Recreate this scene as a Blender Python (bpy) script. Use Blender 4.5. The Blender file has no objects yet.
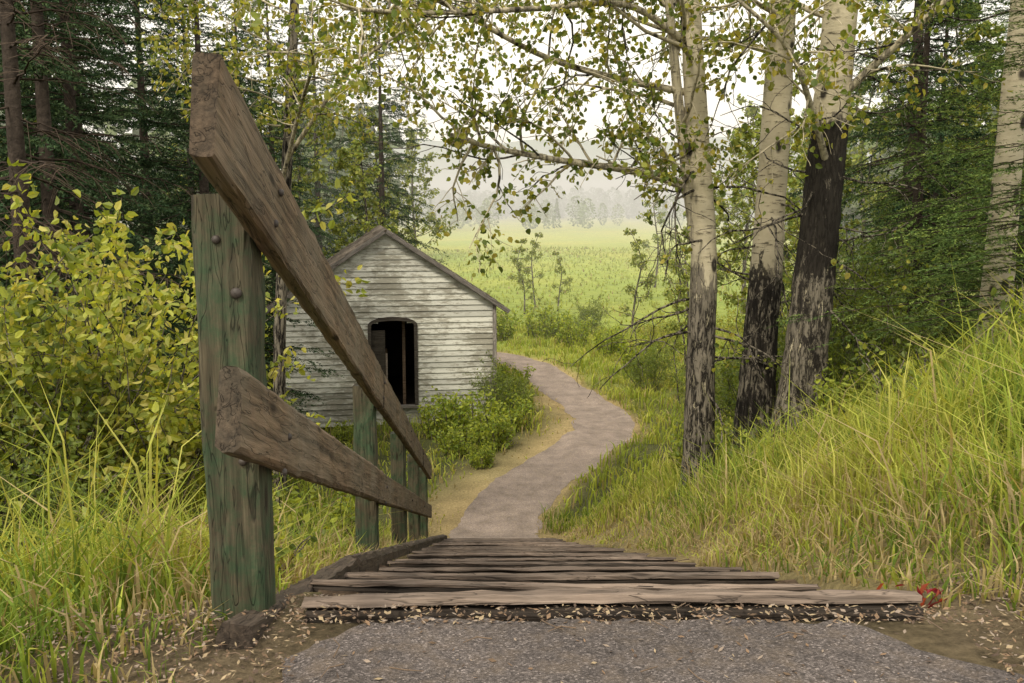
import bpy, math, numpy as np
from mathutils import Vector, Matrix
R = np.random.RandomState(7)
scene = bpy.context.scene

# ------------------------------------------------------------------ helpers
_tab = np.random.RandomState(3).rand(256, 256)
def vn(x, y, s=1.0, o=0):
    x = np.asarray(x, float) * s + 37.3 * o + 1000; y = np.asarray(y, float) * s + 11.7 * o + 1000
    xi = np.floor(x).astype(int); yi = np.floor(y).astype(int)
    fx = x - xi; fy = y - yi
    fx = fx * fx * (3 - 2 * fx); fy = fy * fy * (3 - 2 * fy)
    g = lambda a, b: _tab[a % 256, b % 256]
    return (g(xi, yi) * (1 - fx) + g(xi + 1, yi) * fx) * (1 - fy) + (g(xi, yi + 1) * (1 - fx) + g(xi + 1, yi + 1) * fx) * fy
def sm(a, b, x):
    t = np.clip((np.asarray(x, float) - a) / (b - a), 0, 1); return t * t * (3 - 2 * t)

class MB:
    def __init__(s): s.v = []; s.c = []; s.l = []; s.t = []; s.m = []; s.n = 0; s.sm = []
    def add(s, v, f, col=(1, 1, 1), m=0, smooth=False):
        v = np.asarray(v, float).reshape(-1, 3); f = np.asarray(f, int)
        col = np.asarray(col, float)
        if col.ndim == 1: col = np.tile(col, (len(v), 1))
        s.v.append(v); s.c.append(col[:, :3]); s.l.append((f + s.n).ravel())
        s.t.append(np.full(len(f), f.shape[1])); s.m.append(np.full(len(f), m)); s.sm.append(np.full(len(f), smooth))
        s.n += len(v)
    def mesh(s, name, mats):
        me = bpy.data.meshes.new(name)
        v = np.concatenate(s.v); l = np.concatenate(s.l); t = np.concatenate(s.t)
        me.vertices.add(len(v)); me.vertices.foreach_set("co", v.astype(np.float32).ravel())
        me.loops.add(len(l)); me.loops.foreach_set("vertex_index", l.astype(np.int32))
        me.polygons.add(len(t))
        st = np.concatenate([[0], np.cumsum(t)[:-1]])
        me.polygons.foreach_set("loop_start", st.astype(np.int32))
        me.polygons.foreach_set("material_index", np.concatenate(s.m).astype(np.int32))
        me.polygons.foreach_set("use_smooth", np.concatenate(s.sm))
        me.update(calc_edges=True)
        a = me.attributes.new("Col", 'FLOAT_COLOR', 'POINT')
        c = np.ones((len(v), 4), np.float32); c[:, :3] = np.concatenate(s.c)
        a.data.foreach_set("color", c.ravel())
        for m in mats: me.materials.append(m)
        return me
    def obj(s, name, mats, parent=None):
        o = bpy.data.objects.new(name, s.mesh(name, mats)); scene.collection.objects.link(o)
        if parent: o.parent = parent
        return o

def tube(mb, pts, rad, seg=8, col=(1, 1, 1), m=0, cap=False, rough=0.0):
    pts = np.asarray(pts, float); rad = np.asarray(rad, float); n = len(pts)
    T = np.gradient(pts, axis=0); T /= np.linalg.norm(T, axis=1)[:, None] + 1e-9
    ref = np.array([0.0, 1.0, 0.0]) if abs(T[0, 1]) < .9 else np.array([1.0, 0, 0])
    A = np.cross(T, ref); A /= np.linalg.norm(A, axis=1)[:, None] + 1e-9
    B = np.cross(T, A)
    th = np.linspace(0, 2 * np.pi, seg, endpoint=False)
    rr = rad[:, None] * np.ones(seg)
    if rough: rr = rr * (1 + rough * (R.rand(n, seg) - .5))
    v = pts[:, None] + rr[..., None] * (np.cos(th)[None, :, None] * A[:, None] + np.sin(th)[None, :, None] * B[:, None])
    i = np.arange(n - 1)[:, None] * seg; j = np.arange(seg)[None]; j2 = (j + 1) % seg
    f = np.stack([i + j, i + j2, i + seg + j2, i + seg + j], -1).reshape(-1, 4)
    col = np.asarray(col, float)
    if col.ndim == 2: col = np.repeat(col, seg, axis=0)
    mb.add(v.reshape(-1, 3), f, col, m, True)

def unit(a): return a / (np.linalg.norm(a, axis=-1, keepdims=True) + 1e-9)

def leaves(mb, C, size, pal, m=1, droop=.5, wid=.36, var=.35, r=R, fine=True):
    C = np.asarray(C, float).reshape(-1, 3); n = len(C)
    if n == 0: return
    a = r.normal(size=(n, 3)); a[:, 2] -= droop * 1.5; a = unit(a)
    nn = unit(np.cross(a, r.normal(size=(n, 3)))); b = np.cross(nn, a)
    s = size * r.uniform(.65, 1.2, n)[:, None]
    fold = nn * s * .1
    base = C; tip = C + a * s; k = np.arange(n)[:, None]
    if fine:
        w2 = wid * .82
        v = np.stack([base, C + a * s * .25 + b * s * wid * .92 + fold, C + a * s * .66 + b * s * w2 + fold, tip - nn * s * .08, C + a * s * .66 - b * s * w2 + fold, C + a * s * .25 - b * s * wid * .92 + fold], 1).reshape(-1, 3)
        k = k * 6; f = np.concatenate([k + [0, 1, 2, 3], k + [0, 3, 4, 5]]); rep = 6
    else:
        v = np.stack([base, C + a * s * .42 - b * s * wid + fold, tip, C + a * s * .42 + b * s * wid + fold], 1).reshape(-1, 3)
        k = k * 4; f = np.concatenate([k + [0, 1, 2], k + [0, 2, 3]]); rep = 4
    pal = np.asarray(pal, float)
    c = pal[r.randint(0, len(pal), n)] * r.uniform(1 - var, 1 + var, n)[:, None]
    mb.add(v, f, np.repeat(c, rep, axis=0), m)

# ------------------------------------------------------------------ materials
def newmat(name):
    m = bpy.data.materials.new(name); m.use_nodes = True
    nt = m.node_tree; nt.nodes.clear()
    out = nt.nodes.new('ShaderNodeOutputMaterial')
    return m, nt, out
class N:
    def __init__(s, nt): s.nt = nt
    def n(s, t, **k):
        nd = s.nt.nodes.new(t)
        for a, b in k.items():
            if a.startswith('i_'):
                key = a[2:]; key = int(key) if key.isdigit() else key.replace('_', ' ')
                nd.inputs[key].default_value = b
            else: setattr(nd, a, b)
        return nd
    def L(s, a, b): s.nt.links.new(a, b)
    def ramp(s, src, stops):
        r = s.n('ShaderNodeValToRGB'); e = r.color_ramp.elements
        while len(e) < len(stops): e.new(.5)
        for el, (p, c) in zip(e, stops):
            el.position = p; el.color = (c, c, c, 1) if not hasattr(c, '__len__') else (*c, 1)
        s.L(src, r.inputs[0]); return r.outputs[0]
    def mix(s, fac, a, b, mode='MIX'):
        m = s.n('ShaderNodeMix', data_type='RGBA', blend_type=mode)
        for sock, val in ((m.inputs[0], fac), (m.inputs[6], a), (m.inputs[7], b)):
            if hasattr(val, 'links'): s.L(val, sock)
            elif hasattr(val, '__len__'): sock.default_value = (*val, 1)
            else: sock.default_value = val
        return m.outputs[2]
    def noise(s, vec, scale, detail=4, rough=.6, dist=0):
        t = s.n('ShaderNodeTexNoise', i_Scale=scale, i_Detail=detail, i_Roughness=rough, i_Distortion=dist)
        if vec is not None: s.L(vec, t.inputs['Vector'])
        return t.outputs[0]
    def mapping(s, vec, scale):
        t = s.n('ShaderNodeMapping'); t.inputs['Scale'].default_value = scale; s.L(vec, t.inputs[0]); return t.outputs[0]
    def bsdf(s, out, col, rough=.8, spec=.3, bump=None, bd=.01, bs=1.0):
        p = s.n('ShaderNodeBsdfPrincipled')
        p.inputs['Roughness'].default_value = rough; p.inputs['Specular IOR Level'].default_value = spec
        if hasattr(col, 'links'): s.L(col, p.inputs[0])
        else: p.inputs[0].default_value = (*col, 1)
        if bump is not None:
            b = s.n('ShaderNodeBump'); b.inputs['Distance'].default_value = bd; b.inputs['Strength'].default_value = bs
            s.L(bump, b.inputs['Height']); s.L(b.outputs[0], p.inputs['Normal'])
        s.L(p.outputs[0], out.inputs[0]); return p

def leafmat(name, trans=.4, rough=.5, spec=.35, gloss=True):
    m, nt, out = newmat(name); g = N(nt)
    at = g.n('ShaderNodeAttribute', attribute_name='Col')
    if gloss: p = g.bsdf(out, at.outputs[0], rough, spec)
    else: p = g.n('ShaderNodeBsdfDiffuse'); g.L(at.outputs[0], p.inputs[0])
    tr = g.n('ShaderNodeBsdfTranslucent')
    c2 = g.mix(1.0, at.outputs[0], (1.6, 1.45, .6), 'MULTIPLY'); g.L(c2, tr.inputs[0])
    mx = g.n('ShaderNodeMixShader'); mx.inputs[0].default_value = trans
    g.L(p.outputs[0], mx.inputs[1]); g.L(tr.outputs[0], mx.inputs[2]); g.L(mx.outputs[0], out.inputs[0])
    return m
M_leaf = leafmat('leaf_material', .45)
M_leafbg = leafmat('far_leaf_material', .35, gloss=False)
M_grass = leafmat('grass_material', .35, gloss=False)
def diffmat(name):
    m, nt, out = newmat(name); g = N(nt)
    at = g.n('ShaderNodeAttribute', attribute_name='Col'); d = g.n('ShaderNodeBsdfDiffuse'); g.L(at.outputs[0], d.inputs[0]); g.L(d.outputs[0], out.inputs[0]); return m
M_needle = diffmat('needle_material')
M_far = diffmat('distant_foliage_material')

def attrmat(name, rough=.9, spec=.1, nscale=3, amp=.3, bump=.01):
    m, nt, out = newmat(name); g = N(nt)
    at = g.n('ShaderNodeAttribute', attribute_name='Col'); tc = g.n('ShaderNodeTexCoord')
    n1 = g.noise(tc.outputs['Object'], nscale, 6, .7)
    r = g.ramp(n1, [(.3, 1 - amp), (.7, 1 + amp)])
    g.bsdf(out, g.mix(1.0, at.outputs[0], r, 'MULTIPLY'), rough, spec, n1, bump)
    return m

def ground_mat():
    m, nt, out = newmat('ground_material'); g = N(nt)
    at = g.n('ShaderNodeAttribute', attribute_name='Col'); tc = g.n('ShaderNodeTexCoord')
    o = tc.outputs['Object']
    n1 = g.noise(o, 25, 8, .75); n2 = g.noise(o, 1.3, 4, .6); n3 = g.noise(o, .06, 5, .6)
    c = g.mix(1.0, at.outputs[0], g.ramp(n1, [(.3, .45), (.7, 1.5)]), 'MULTIPLY')
    c = g.mix(1.0, c, g.ramp(n2, [(.3, .75), (.7, 1.25)]), 'MULTIPLY')
    c = g.mix(1.0, c, g.ramp(n3, [(.35, (.85, .95, .9)), (.65, (1.15, 1.05, 1.0))]), 'MULTIPLY')
    g.bsdf(out, c, .95, .1, n1, .03)
    return m
M_ground = ground_mat()

def asphalt_mat(name, base, sp=160, stops=None, dirt=.55, dirtc=(.22, .16, .1)):
    m, nt, out = newmat(name); g = N(nt); tc = g.n('ShaderNodeTexCoord'); o = tc.outputs['Object']
    v = g.n('ShaderNodeTexVoronoi', i_Scale=sp); g.L(o, v.inputs['Vector'])
    hs = g.n('ShaderNodeSeparateColor'); g.L(v.outputs['Color'], hs.inputs[0])
    st = g.ramp(hs.outputs[0], stops or [(.0, .5), (.6, .95), (.9, 1.4), (1, 2.4)])
    n2 = g.noise(o, 2.2, 6, .65); n3 = g.noise(o, 14, 5, .7)
    c = g.mix(1.0, base, st, 'MULTIPLY')
    c = g.mix(1.0, c, g.ramp(n2, [(.3, .65), (.7, 1.35)]), 'MULTIPLY')
    c = g.mix(g.ramp(n3, [(.47, 0.0), (.72, dirt)]), c, dirtc)
    g.bsdf(out, c, .9, .2, v.outputs['Distance'], .004)
    return m
M_asph = asphalt_mat('asphalt_material', (.115, .10, .096), 230, None, .6, (.16, .125, .095))
M_path = asphalt_mat('path_material', (.225, .183, .158), 100, [(0, .7), (.6, 1), (1, 1.5)], .6, (.27, .215, .15))

def wood_mat(name, c1, c2, c3, green=None, gamt=.5):
    m, nt, out = newmat(name); g = N(nt); tc = g.n('ShaderNodeTexCoord'); o = tc.outputs['Object']
    oi = g.n('ShaderNodeObjectInfo'); va = g.n('ShaderNodeVectorMath', operation='ADD'); g.L(o, va.inputs[0])
    mu = g.n('ShaderNodeMath', operation='MULTIPLY'); mu.inputs[1].default_value = 50; g.L(oi.outputs['Random'], mu.inputs[0]); g.L(mu.outputs[0], va.inputs[1])
    o = va.outputs[0]
    mp = g.mapping(o, (1.2, 22, 22)); mp2 = g.mapping(o, (3, 90, 90)); mp3 = g.mapping(o, (1.0, 9, 9))
    gr = g.noise(mp, 1.6, 8, .65, .6); fine = g.noise(mp2, 1, 5, .7, .2); big = g.noise(o, 3.0, 5, .6)
    c = g.mix(g.ramp(gr, [(.35, 0.0), (.62, 1.0)]), c1, c2)
    c = g.mix(g.ramp(big, [(.4, 0.0), (.68, .8)]), c, c3)
    if green:
        gm = g.noise(o, 7, 6, .75)
        c = g.mix(g.ramp(gm, [(.42, 0.0), (.6, gamt)]), c, green)
    cr = g.noise(mp3, 3, 3, .5, 1.0)
    crk = g.ramp(cr, [(.485, 1.0), (.5, .2), (.515, 1.0)])
    c = g.mix(1.0, c, g.ramp(fine, [(.3, .5), (.65, 1.25)]), 'MULTIPLY')
    c = g.mix(.85, c, crk, 'MULTIPLY')
    v = g.n('ShaderNodeTexVoronoi', i_Scale=1.0); g.L(g.mapping(o, (2.5, 8, 8)), v.inputs['Vector'])
    c = g.mix(g.ramp(v.outputs['Distance'], [(.06, .85), (.13, 0.0)]), c, (.02, .013, .009))
    h = g.mix(.5, g.mix(1.0, gr, crk, 'MULTIPLY'), fine)
    at = g.n('ShaderNodeAttribute', attribute_name='Col')
    c = g.mix(1.0, c, at.outputs[0], 'MULTIPLY')
    g.bsdf(out, c, .8, .25, h, .007, 1.0)
    return m
M_rail = wood_mat('weathered_rail_wood', (.055, .036, .022), (.25, .175, .115), (.20, .17, .13), (.13, .12, .08), .25)
M_post = wood_mat('mossy_post_wood', (.052, .045, .03), (.115, .095, .062), (.09, .085, .055), (.038, .075, .038), .85)
M_step = wood_mat('step_wood', (.065, .048, .038), (.20, .155, .125), (.135, .108, .09))
M_darkwood = wood_mat('dark_timber', (.014, .010, .008), (.045, .034, .026), (.03, .024, .019))  # dark enough to paint shade below the step planks
M_trim = wood_mat('grey_trim_wood', (.10, .09, .08), (.24, .22, .2), (.17, .155, .14))

def siding_mat():
    m, nt, out = newmat('peeling_white_siding'); g = N(nt); tc = g.n('ShaderNodeTexCoord'); o = tc.outputs['Object']
    at = g.n('ShaderNodeAttribute', attribute_name='Col')
    n1 = g.noise(g.mapping(o, (2.5, 2.5, 10)), 2.2, 8, .72, .4); n2 = g.noise(o, .9, 4, .6); n3 = g.noise(g.mapping(o, (4, 4, 40)), 3, 4, .7)
    ad = g.n('ShaderNodeMath', operation='ADD'); g.L(n1, ad.inputs[0])
    m2 = g.n('ShaderNodeMath', operation='MULTIPLY_ADD'); m2.inputs[1].default_value = .8; m2.inputs[2].default_value = -.38; g.L(n2, m2.inputs[0]); g.L(m2.outputs[0], ad.inputs[1])
    pe = g.ramp(ad.outputs[0], [(.47, 0.0), (.60, .85)])
    wood = g.mix(n3, (.18, .17, .13), (.36, .34, .28))
    paint = g.mix(n3, (.52, .53, .47), (.74, .74, .68))
    c = g.mix(pe, paint, wood); c = g.mix(1.0, c, at.outputs[0], 'MULTIPLY')
    g.bsdf(out, c, .75, .25, ad.outputs[0], .006)
    return m
M_siding = siding_mat()

def bark_mat():
    m, nt, out = newmat('aspen_bark'); g = N(nt); tc = g.n('ShaderNodeTexCoord'); o = tc.outputs['Object']
    at = g.n('ShaderNodeAttribute', attribute_name='Col'); sp = g.n('ShaderNodeSeparateColor'); g.L(at.outputs[0], sp.inputs[0])
    n1 = g.noise(g.mapping(o, (4, 4, 22)), 1.5, 6, .7); n3 = g.noise(o, 5, 5, .65)
    n2 = g.noise(g.mapping(o, (20, 20, 3.5)), 1.4, 7, .7, .5)
    pale = g.mix(n3, (.32, .28, .18), (.64, .58, .44))
    pale = g.mix(g.ramp(n1, [(.56, 0.0), (.63, .85)]), pale, (.08, .068, .045))
    v = g.n('ShaderNodeTexVoronoi', i_Scale=1.0); g.L(g.mapping(o, (6, 6, 3.2)), v.inputs['Vector'])
    pale = g.mix(g.ramp(v.outputs['Distance'], [(.18, .95), (.28, 0.0)]), pale, (.02, .017, .014))
    dark = g.mix(g.ramp(n2, [(.46, 0.0), (.56, 1.0)]), (.012, .010, .009), (.27, .24, .19))
    ad = g.n('ShaderNodeMath', operation='ADD'); g.L(sp.outputs[0], ad.inputs[0])
    ms = g.n('ShaderNodeMath', operation='MULTIPLY_ADD'); ms.inputs[1].default_value = 1.5; ms.inputs[2].default_value = -.75; g.L(n2, ms.inputs[0]); g.L(ms.outputs[0], ad.inputs[1])
    f = g.ramp(ad.outputs[0], [(.42, 0.0), (.54, 1.0)])
    c = g.mix(f, pale, dark)
    ab = g.n('ShaderNodeMath', operation='ADD'); g.L(sp.outputs[1], ab.inputs[0])
    mk = g.n('ShaderNodeMath', operation='MULTIPLY_ADD'); mk.inputs[1].default_value = 1.8; mk.inputs[2].default_value = -.9
    nk = g.noise(g.mapping(o, (11, 11, 4.5)), 1, 5, .7, .4); g.L(nk, mk.inputs[0]); g.L(mk.outputs[0], ab.inputs[1])
    c = g.mix(g.ramp(ab.outputs[0], [(.44, 0.0), (.52, .9)]), c, (.018, .015, .013))
    hb = g.mix(f, g.mix(.85, n1, (.5, .5, .5)), n2)
    g.bsdf(out, c, .85, .2, hb, .06)
    return m
M_bark = bark_mat()
M_sbark = attrmat('conifer_bark', .95, .1, 14, .5, .03)
M_litter = attrmat('litter_material', .9, .1, 30, .3, .001)
M_dirt = attrmat('dirt_tread_material', .95, .1, 35, .55, .02)
M_hill = attrmat('hill_material', 1, 0, .03, .12, .1)
M_metal = attrmat('rusty_metal', .6, .5, 60, .4, .001)
M_shingle = attrmat('old_shingles', .95, .1, 18, .5, .01)

# ------------------------------------------------------------------ terrain
CAMZ = 5.0
S0, SLOPE, TOP = 2.14, .345, 4.07
def xl(y): return -.55 - .035 * (np.clip(y, 2.1, 14) - 2.1)
def xr(y): return xl(y) + 1.56
def prof(t):
    z = 0
    for k in (-.35, -.18, 0, .18, .35): z = z + TOP - np.clip(SLOPE * (t + k - S0), 0, TOP)
    return z / 5
PATH = np.array([(-.36, 13.3), (-.30, 14.2), (-.10, 15.4), (.5, 17.2), (1.5, 19.3), (2.1, 21.1), (2.05, 23.3), (1.5, 25.9), (.8, 28.9), (.1, 31.0), (-1.3, 32.6), (-4, 34), (-8, 35), (-14, 36.5)])
def resample(P, n):
    P = np.asarray(P, float); t = np.arange(len(P)); tt = np.linspace(0, len(P) - 1, n)
    out = []
    for i in range(P.shape[1]):
        y = P[:, i]; m = np.gradient(y); k = np.clip(np.floor(tt).astype(int), 0, len(P) - 2); f = tt - k
        out.append((2*f**3-3*f**2+1)*y[k] + (f**3-2*f**2+f)*m[k] + (-2*f**3+3*f**2)*y[k+1] + (f**3-f**2)*m[k+1])
    return np.stack(out, 1)
PC = resample(PATH, 160)
def pdist(x, y):
    x = np.asarray(x, float).ravel(); y = np.asarray(y, float).ravel(); d = np.full(len(x), 1e3); sd = np.zeros(len(x))
    near = (y > 10) & (y < 45) & (np.abs(x) < 20); idx = np.where(near)[0]
    for s in range(0, len(idx), 20000):
        q = idx[s:s + 20000]
        D = (x[q, None] - PC[None, :, 0]) ** 2 + (y[q, None] - PC[None, :, 1]) ** 2
        k = D.argmin(1); d[q] = np.sqrt(D[np.arange(len(q)), k]); sd[q] = x[q] - PC[k, 0]
    return d, sd
def H(x, y):
    x = np.asarray(x, float); y = np.asarray(y, float)
    right = np.maximum(x - xr(y) - .08, 0); left = np.maximum(xl(y) - .2 - x, 0)
    shift = 1.8 * 8 * (1 - np.exp(-right / 8)) - .35 * 8 * (1 - np.exp(-left / 8))
    z = prof(y - shift)
    off = sm(0, .8, right + left)
    z = z - .12 * sm(0, 1.0, left)
    z = z + off * (.22 * (vn(x, y, .8, 1) - .5) + .07 * (vn(x, y, 3.1, 2) - .5)) * sm(60, 20, y)
    z = z + sm(50, 120, y) * 1.2 * (vn(x, y, .02, 3) - .5)
    z = z + sm(2, 12, np.maximum(x - 3, 0)) * sm(40, 15, y) * .4
    return z
def HS(x, y): return float(H(np.array([x]), np.array([y]))[0])

def axis(a, b, fine0, fine1, step, grow=1.12):
    c = list(np.arange(fine0, fine1, step)); s = step; v = fine1
    while v < b: c.append(v); s *= grow; v += s
    c.append(b); s = step; v = fine0; pre = []
    while v > a: s *= grow; v -= s; pre.append(max(v, a))
    return np.array(pre[::-1] + c)
gx = axis(-1500, 1500, -6, 6, .13); gy = axis(-60, 2500, .6, 26, .14)
X, Y = np.meshgrid(gx, gy); xf, yf = X.ravel(), Y.ravel()
Z = H(xf, yf)
d, sd = pdist(xf, yf)
Z = Z - .03 * (d < .5)
instair = (xf > xl(yf) + .03) & (xf < xr(yf) - .03) & (yf > 2.2) & (yf < 13.9)
Z = Z - .30 * instair
yn = vn(xf, yf, .8, 5)
base = np.array([.075, .08, .035]); straw = np.array([.34, .265, .14]); fieldc = np.array([.31, .36, .07]); lush = np.array([.16, .22, .045]); hazyfarc = np.array([.40, .43, .11])
col = np.tile(base, (len(xf), 1))
k = sm(18, 40, yf)[:, None]; col = col * (1 - k) + fieldc * k
k = (sm(30, 45, yf) * sm(75, 50, yf) * .5)[:, None]; col = col * (1 - k) + lush * k
k = sm(70, 200, yf)[:, None]; col = col * (1 - k) + hazyfarc * k  # meadow pales with distance: haze mixed into the ground colour
leftside = (sd < 0) & (yf < 25)
wd = np.where(leftside, 1.9, .95)
k = sm(wd + .35 * yn, .5, d) * .95
k = np.maximum(k, sm(.9, .1, np.minimum(np.abs(xf - xl(yf)), np.abs(xf - xr(yf)))) * (yf < 15) * (yf > 1) * .75)
k = k[:, None]; col = col * (1 - k) + straw * k * (.75 + .4 * yn[:, None])
k = (((xf > -1.0) & (xf < 1.7) & (yf < 2.5)) * (.75 + .25 * vn(xf, yf, 5, 3)))[:, None]; col = col * (1 - k) + np.array([.17, .13, .09]) * k
nx, ny = len(gx), len(gy)
i = np.arange(ny - 1)[:, None] * nx + np.arange(nx - 1)[None]
F = np.stack([i, i + 1, i + nx + 1, i + nx], -1).reshape(-1, 4)
mb = MB(); mb.add(np.stack([xf, yf, Z], 1), F, col, 0, True); mb.obj('ground', [M_ground])

# winding footpath
T = np.gradient(PC, axis=0); T = unit(T); Nn = np.stack([T[:, 1], -T[:, 0]], 1)
rows = []; K = 9
for q in range(len(PC)):
    w1 = .68 + .22 * (vn(q * .21, 0, 1, 8) - .5) + .10 * (vn(q * 1.3, 4, 1, 8) - .5); w2 = .68 + .22 * (vn(q * .21, 9, 1, 9) - .5) + .10 * (vn(q * 1.3, 7, 1, 8) - .5)
    if q < 6: w1 += .1; w2 += .1
    for a in np.linspace(-1, 1, K):
        p = PC[q] + Nn[q] * (a * (w1 if a > 0 else w2))
        rows.append((p[0], p[1], HS(p[0], p[1]) + .012 * (1 - a * a) + .006))
i = np.arange(len(PC) - 1)[:, None] * K + np.arange(K - 1)[None]
mb = MB(); mb.add(rows, np.stack([i, i + 1, i + K + 1, i + K], -1).reshape(-1, 4), (1, 1, 1), 0, True); mb.obj('footpath', [M_path])

# asphalt landing
mb = MB(); ys = np.concatenate([np.linspace(-8, 1.4, 20), np.linspace(1.45, 2.10, 16)]); K = 61; rows = []
for y in ys:
    for a in np.linspace(0, 1, K):
        x0 = -.49 + .05 * sm(1.9, 2.1, y) + .05 * vn(y, 0, 9, 4); x1 = 1.08 - .24 * sm(1.78, 2.1, y) + .05 * vn(y, 3, 8, 5)
        x = x0 + (x1 - x0) * a
        yy = y if y < 1.4 else y - (y - 1.4) / .7 * (.01 + .09 * (2 * a - 1) ** 4 + .05 * (vn(x, 0, 7, 6)) + .04 * vn(x, 0, 31, 6))
        e = min(a, 1 - a)
        rows.append((x, yy, TOP + .012 - .012 * (1 - min(1, e * 18)) + .005 * vn(x, yy, 5, 7)))
i = np.arange(len(ys) - 1)[:, None] * K + np.arange(K - 1)[None]
mb.add(rows, np.stack([i, i + 1, i + K + 1, i + K], -1).reshape(-1, 4), (1, 1, 1), 0, True); mb.obj('asphalt_pavement', [M_asph])

# ------------------------------------------------------------------ boards
def empty(name, loc=(0, 0, 0)):
    e = bpy.data.objects.new(name, None); e.location = loc; scene.collection.objects.link(e); return e
def board(name, p0, p1, w, h, mat, parent=None, ch=.008, wob=.004, up=(0, 0, 1), nseg=None, seed=0, roundend=0.0, warp=.0, endcol=.4, shade=1.0):
    r = np.random.RandomState(seed + 11)
    p0 = Vector(p0); p1 = Vector(p1); Lg = (p1 - p0).length
    ax = (p1 - p0).normalized(); u = Vector(up); side = u.cross(ax).normalized(); u = ax.cross(side)
    n = nseg or max(6, int(Lg / .07)); a, b = w / 2, h / 2; c = ch
    prof_ = [(-a + c, -b), (0, -b), (a - c, -b), (a, -b + c), (a, 0), (a, b - c), (a - c, b), (0, b), (-a + c, b), (-a, b - c), (-a, 0), (-a, -b + c)]
    prof_ = np.array(prof_); m = len(prof_); V = []
    jl = r.normal(size=m) * wob * .6
    for s in range(n + 1):
        t = s / n; x = t * Lg
        k = 1 - roundend * (max(0, 1 - min(t, 1 - t) * n / 1.2)) * .5
        q = prof_ * k
        dy = warp * math.sin(t * 5.1 + seed) ; dz = warp * math.sin(t * 3.7 + seed * 2.1)
        jit = r.normal(size=(m, 2)) * wob * .5
        for e in range(m):
            V.append((x + (jl[e] if s in (0, n) else 0), q[e, 0] + jit[e, 0] + dy, q[e, 1] + jit[e, 1] + dz + jl[e]))
    i = np.arange(n)[:, None] * m; j = np.arange(m)[None]; j2 = (j + 1) % m
    mb = MB(); mb.add(V, np.stack([i + j, i + j2, i + m + j2, i + m + j], -1).reshape(-1, 4), (shade, shade, shade), 0, False)
    ec = (endcol, endcol, endcol)
    mb.add([V[e] for e in range(m)], [list(range(m))[::-1]], ec); mb.add([V[n * m + e] for e in range(m)], [list(range(m))], ec)
    o = mb.obj(name, [mat], parent)
    o.matrix_world = Matrix(((ax.x, side.x, u.x, p0.x), (ax.y, side.y, u.y, p0.y), (ax.z, side.z, u.z, p0.z), (0, 0, 0, 1)))
    return o

# ------------------------------------------------------------------ stairs
st = empty('wooden_stairs')
NS = 21; RUN, RISE = .55, .19
sr = np.random.RandomState(4)
dmb = MB()
for n in range(NS + 1):
    y = S0 + n * RUN; z = TOP - n * RISE + .012
    a = xl(y) + sr.uniform(-.03, .06); b = xr(y) + sr.uniform(-.12, .05)
    dy = sr.uniform(-.008, .008); dz1, dz2 = sr.uniform(-.005, .005, 2)
    wd_ = (.062 if n == 0 else .036) + sr.uniform(-.004, .004); th_ = .022 if n == 0 else .009
    board('step_plank_%d' % n, (a, y - dy + .012, z - th_ / 2 + dz1), (b, y + dy + .012 + (.03 if n == 0 else 0), z - th_ / 2 + dz2), wd_, th_, M_step, st, ch=.004 if n else .009, wob=.004, seed=n, roundend=.5, warp=.005, shade=sr.uniform(.75, 1.35))
    board('step_shadow_timber_%d' % n, (a + .01, y - dy + .010, z - th_ - .065 + dz1), (b - .01, y + dy + .010, z - th_ - .065 + dz2), wd_ + .004, .13, M_darkwood, st, ch=.008, wob=.004, seed=n + 60)  # timber coloured dark to paint the shadow line under each plank
    if n < NS:
        xs = np.linspace(xl(y) - .02, xr(y) + .02, 30); yy = np.linspace(y + .02, y + RUN, 8)
        GX, GY = np.meshgrid(xs, yy); ee = np.abs((GX - xs[0]) / 1.6 - .5) * 2
        gz = z - RISE - .075 + .04 * vn(GX, GY, 6, n) + .01 * vn(GX, GY, 25, n) + .04 * ee ** 4
        i = np.arange(7)[:, None] * 30 + np.arange(29)[None]
        cc = np.array([.085, .06, .042]) * (.6 + .8 * vn(GX, GY, 9, 3).ravel()[:, None])
        dmb.add(np.stack([GX.ravel(), GY.ravel(), gz.ravel()], 1), np.stack([i, i + 1, i + 31, i + 30], -1).reshape(-1, 4), cc, 0, True)
dmb.obj('earth_treads', [M_dirt], st)
for q, (ya, yb) in enumerate([(1.93, 3.65), (3.7, 6.2), (6.25, 9.5), (9.55, 13.5)]):
    board('side_stringer_%d' % q, (xl(ya) - .05, ya, H(0, max(ya, 2.0)) + .0), (xl(yb) - .05, yb, TOP - SLOPE * (yb - S0) + .0), .08, .13, M_darkwood, st, seed=90 + q, wob=.006, ch=.015, shade=2.6, endcol=1.6)

# ------------------------------------------------------------------ handrail
rl = empty('wooden_railing')
def rx(y): return -.535 - .053 * (y - 1.7)
def rz(y): return 5.262 - SLOPE * (y - 1.745)
th = .045
posts = [2.20, 5.0, 7.5, 9.8, 12.0]
for q, y in enumerate(posts):
    w = .128 if q == 0 else .115
    x = rx(y) - th / 2 - w / 2 - .001
    zt = rz(y) - .075
    board('post_%d' % q, (x, y, HS(x, y) - .3), (x - (.006 if q == 0 else 0), y, zt), w, w, M_post, rl, ch=.012, wob=.004, up=(0, -1, 0), seed=q + 30)
segs = [(1.70, 5.02), (5.03, 9.82), (9.83, 12.35)]
for q, (a, b) in enumerate(segs):
    board('upper_rail_%d' % q, (rx(a), a, rz(a) - .10), (rx(b), b, rz(b) - .10), th, .195, M_rail, rl, ch=.007, wob=.0025, seed=q + 40, warp=.003)
    board('lower_rail_%d' % q, (rx(a), a + (.06 if q == 0 else 0), rz(a) - .56 - .09), (rx(b), b, rz(b) - .56 - .09), th, .165, M_rail, rl, ch=.01, wob=.003, seed=q + 50, warp=.003)
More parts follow.
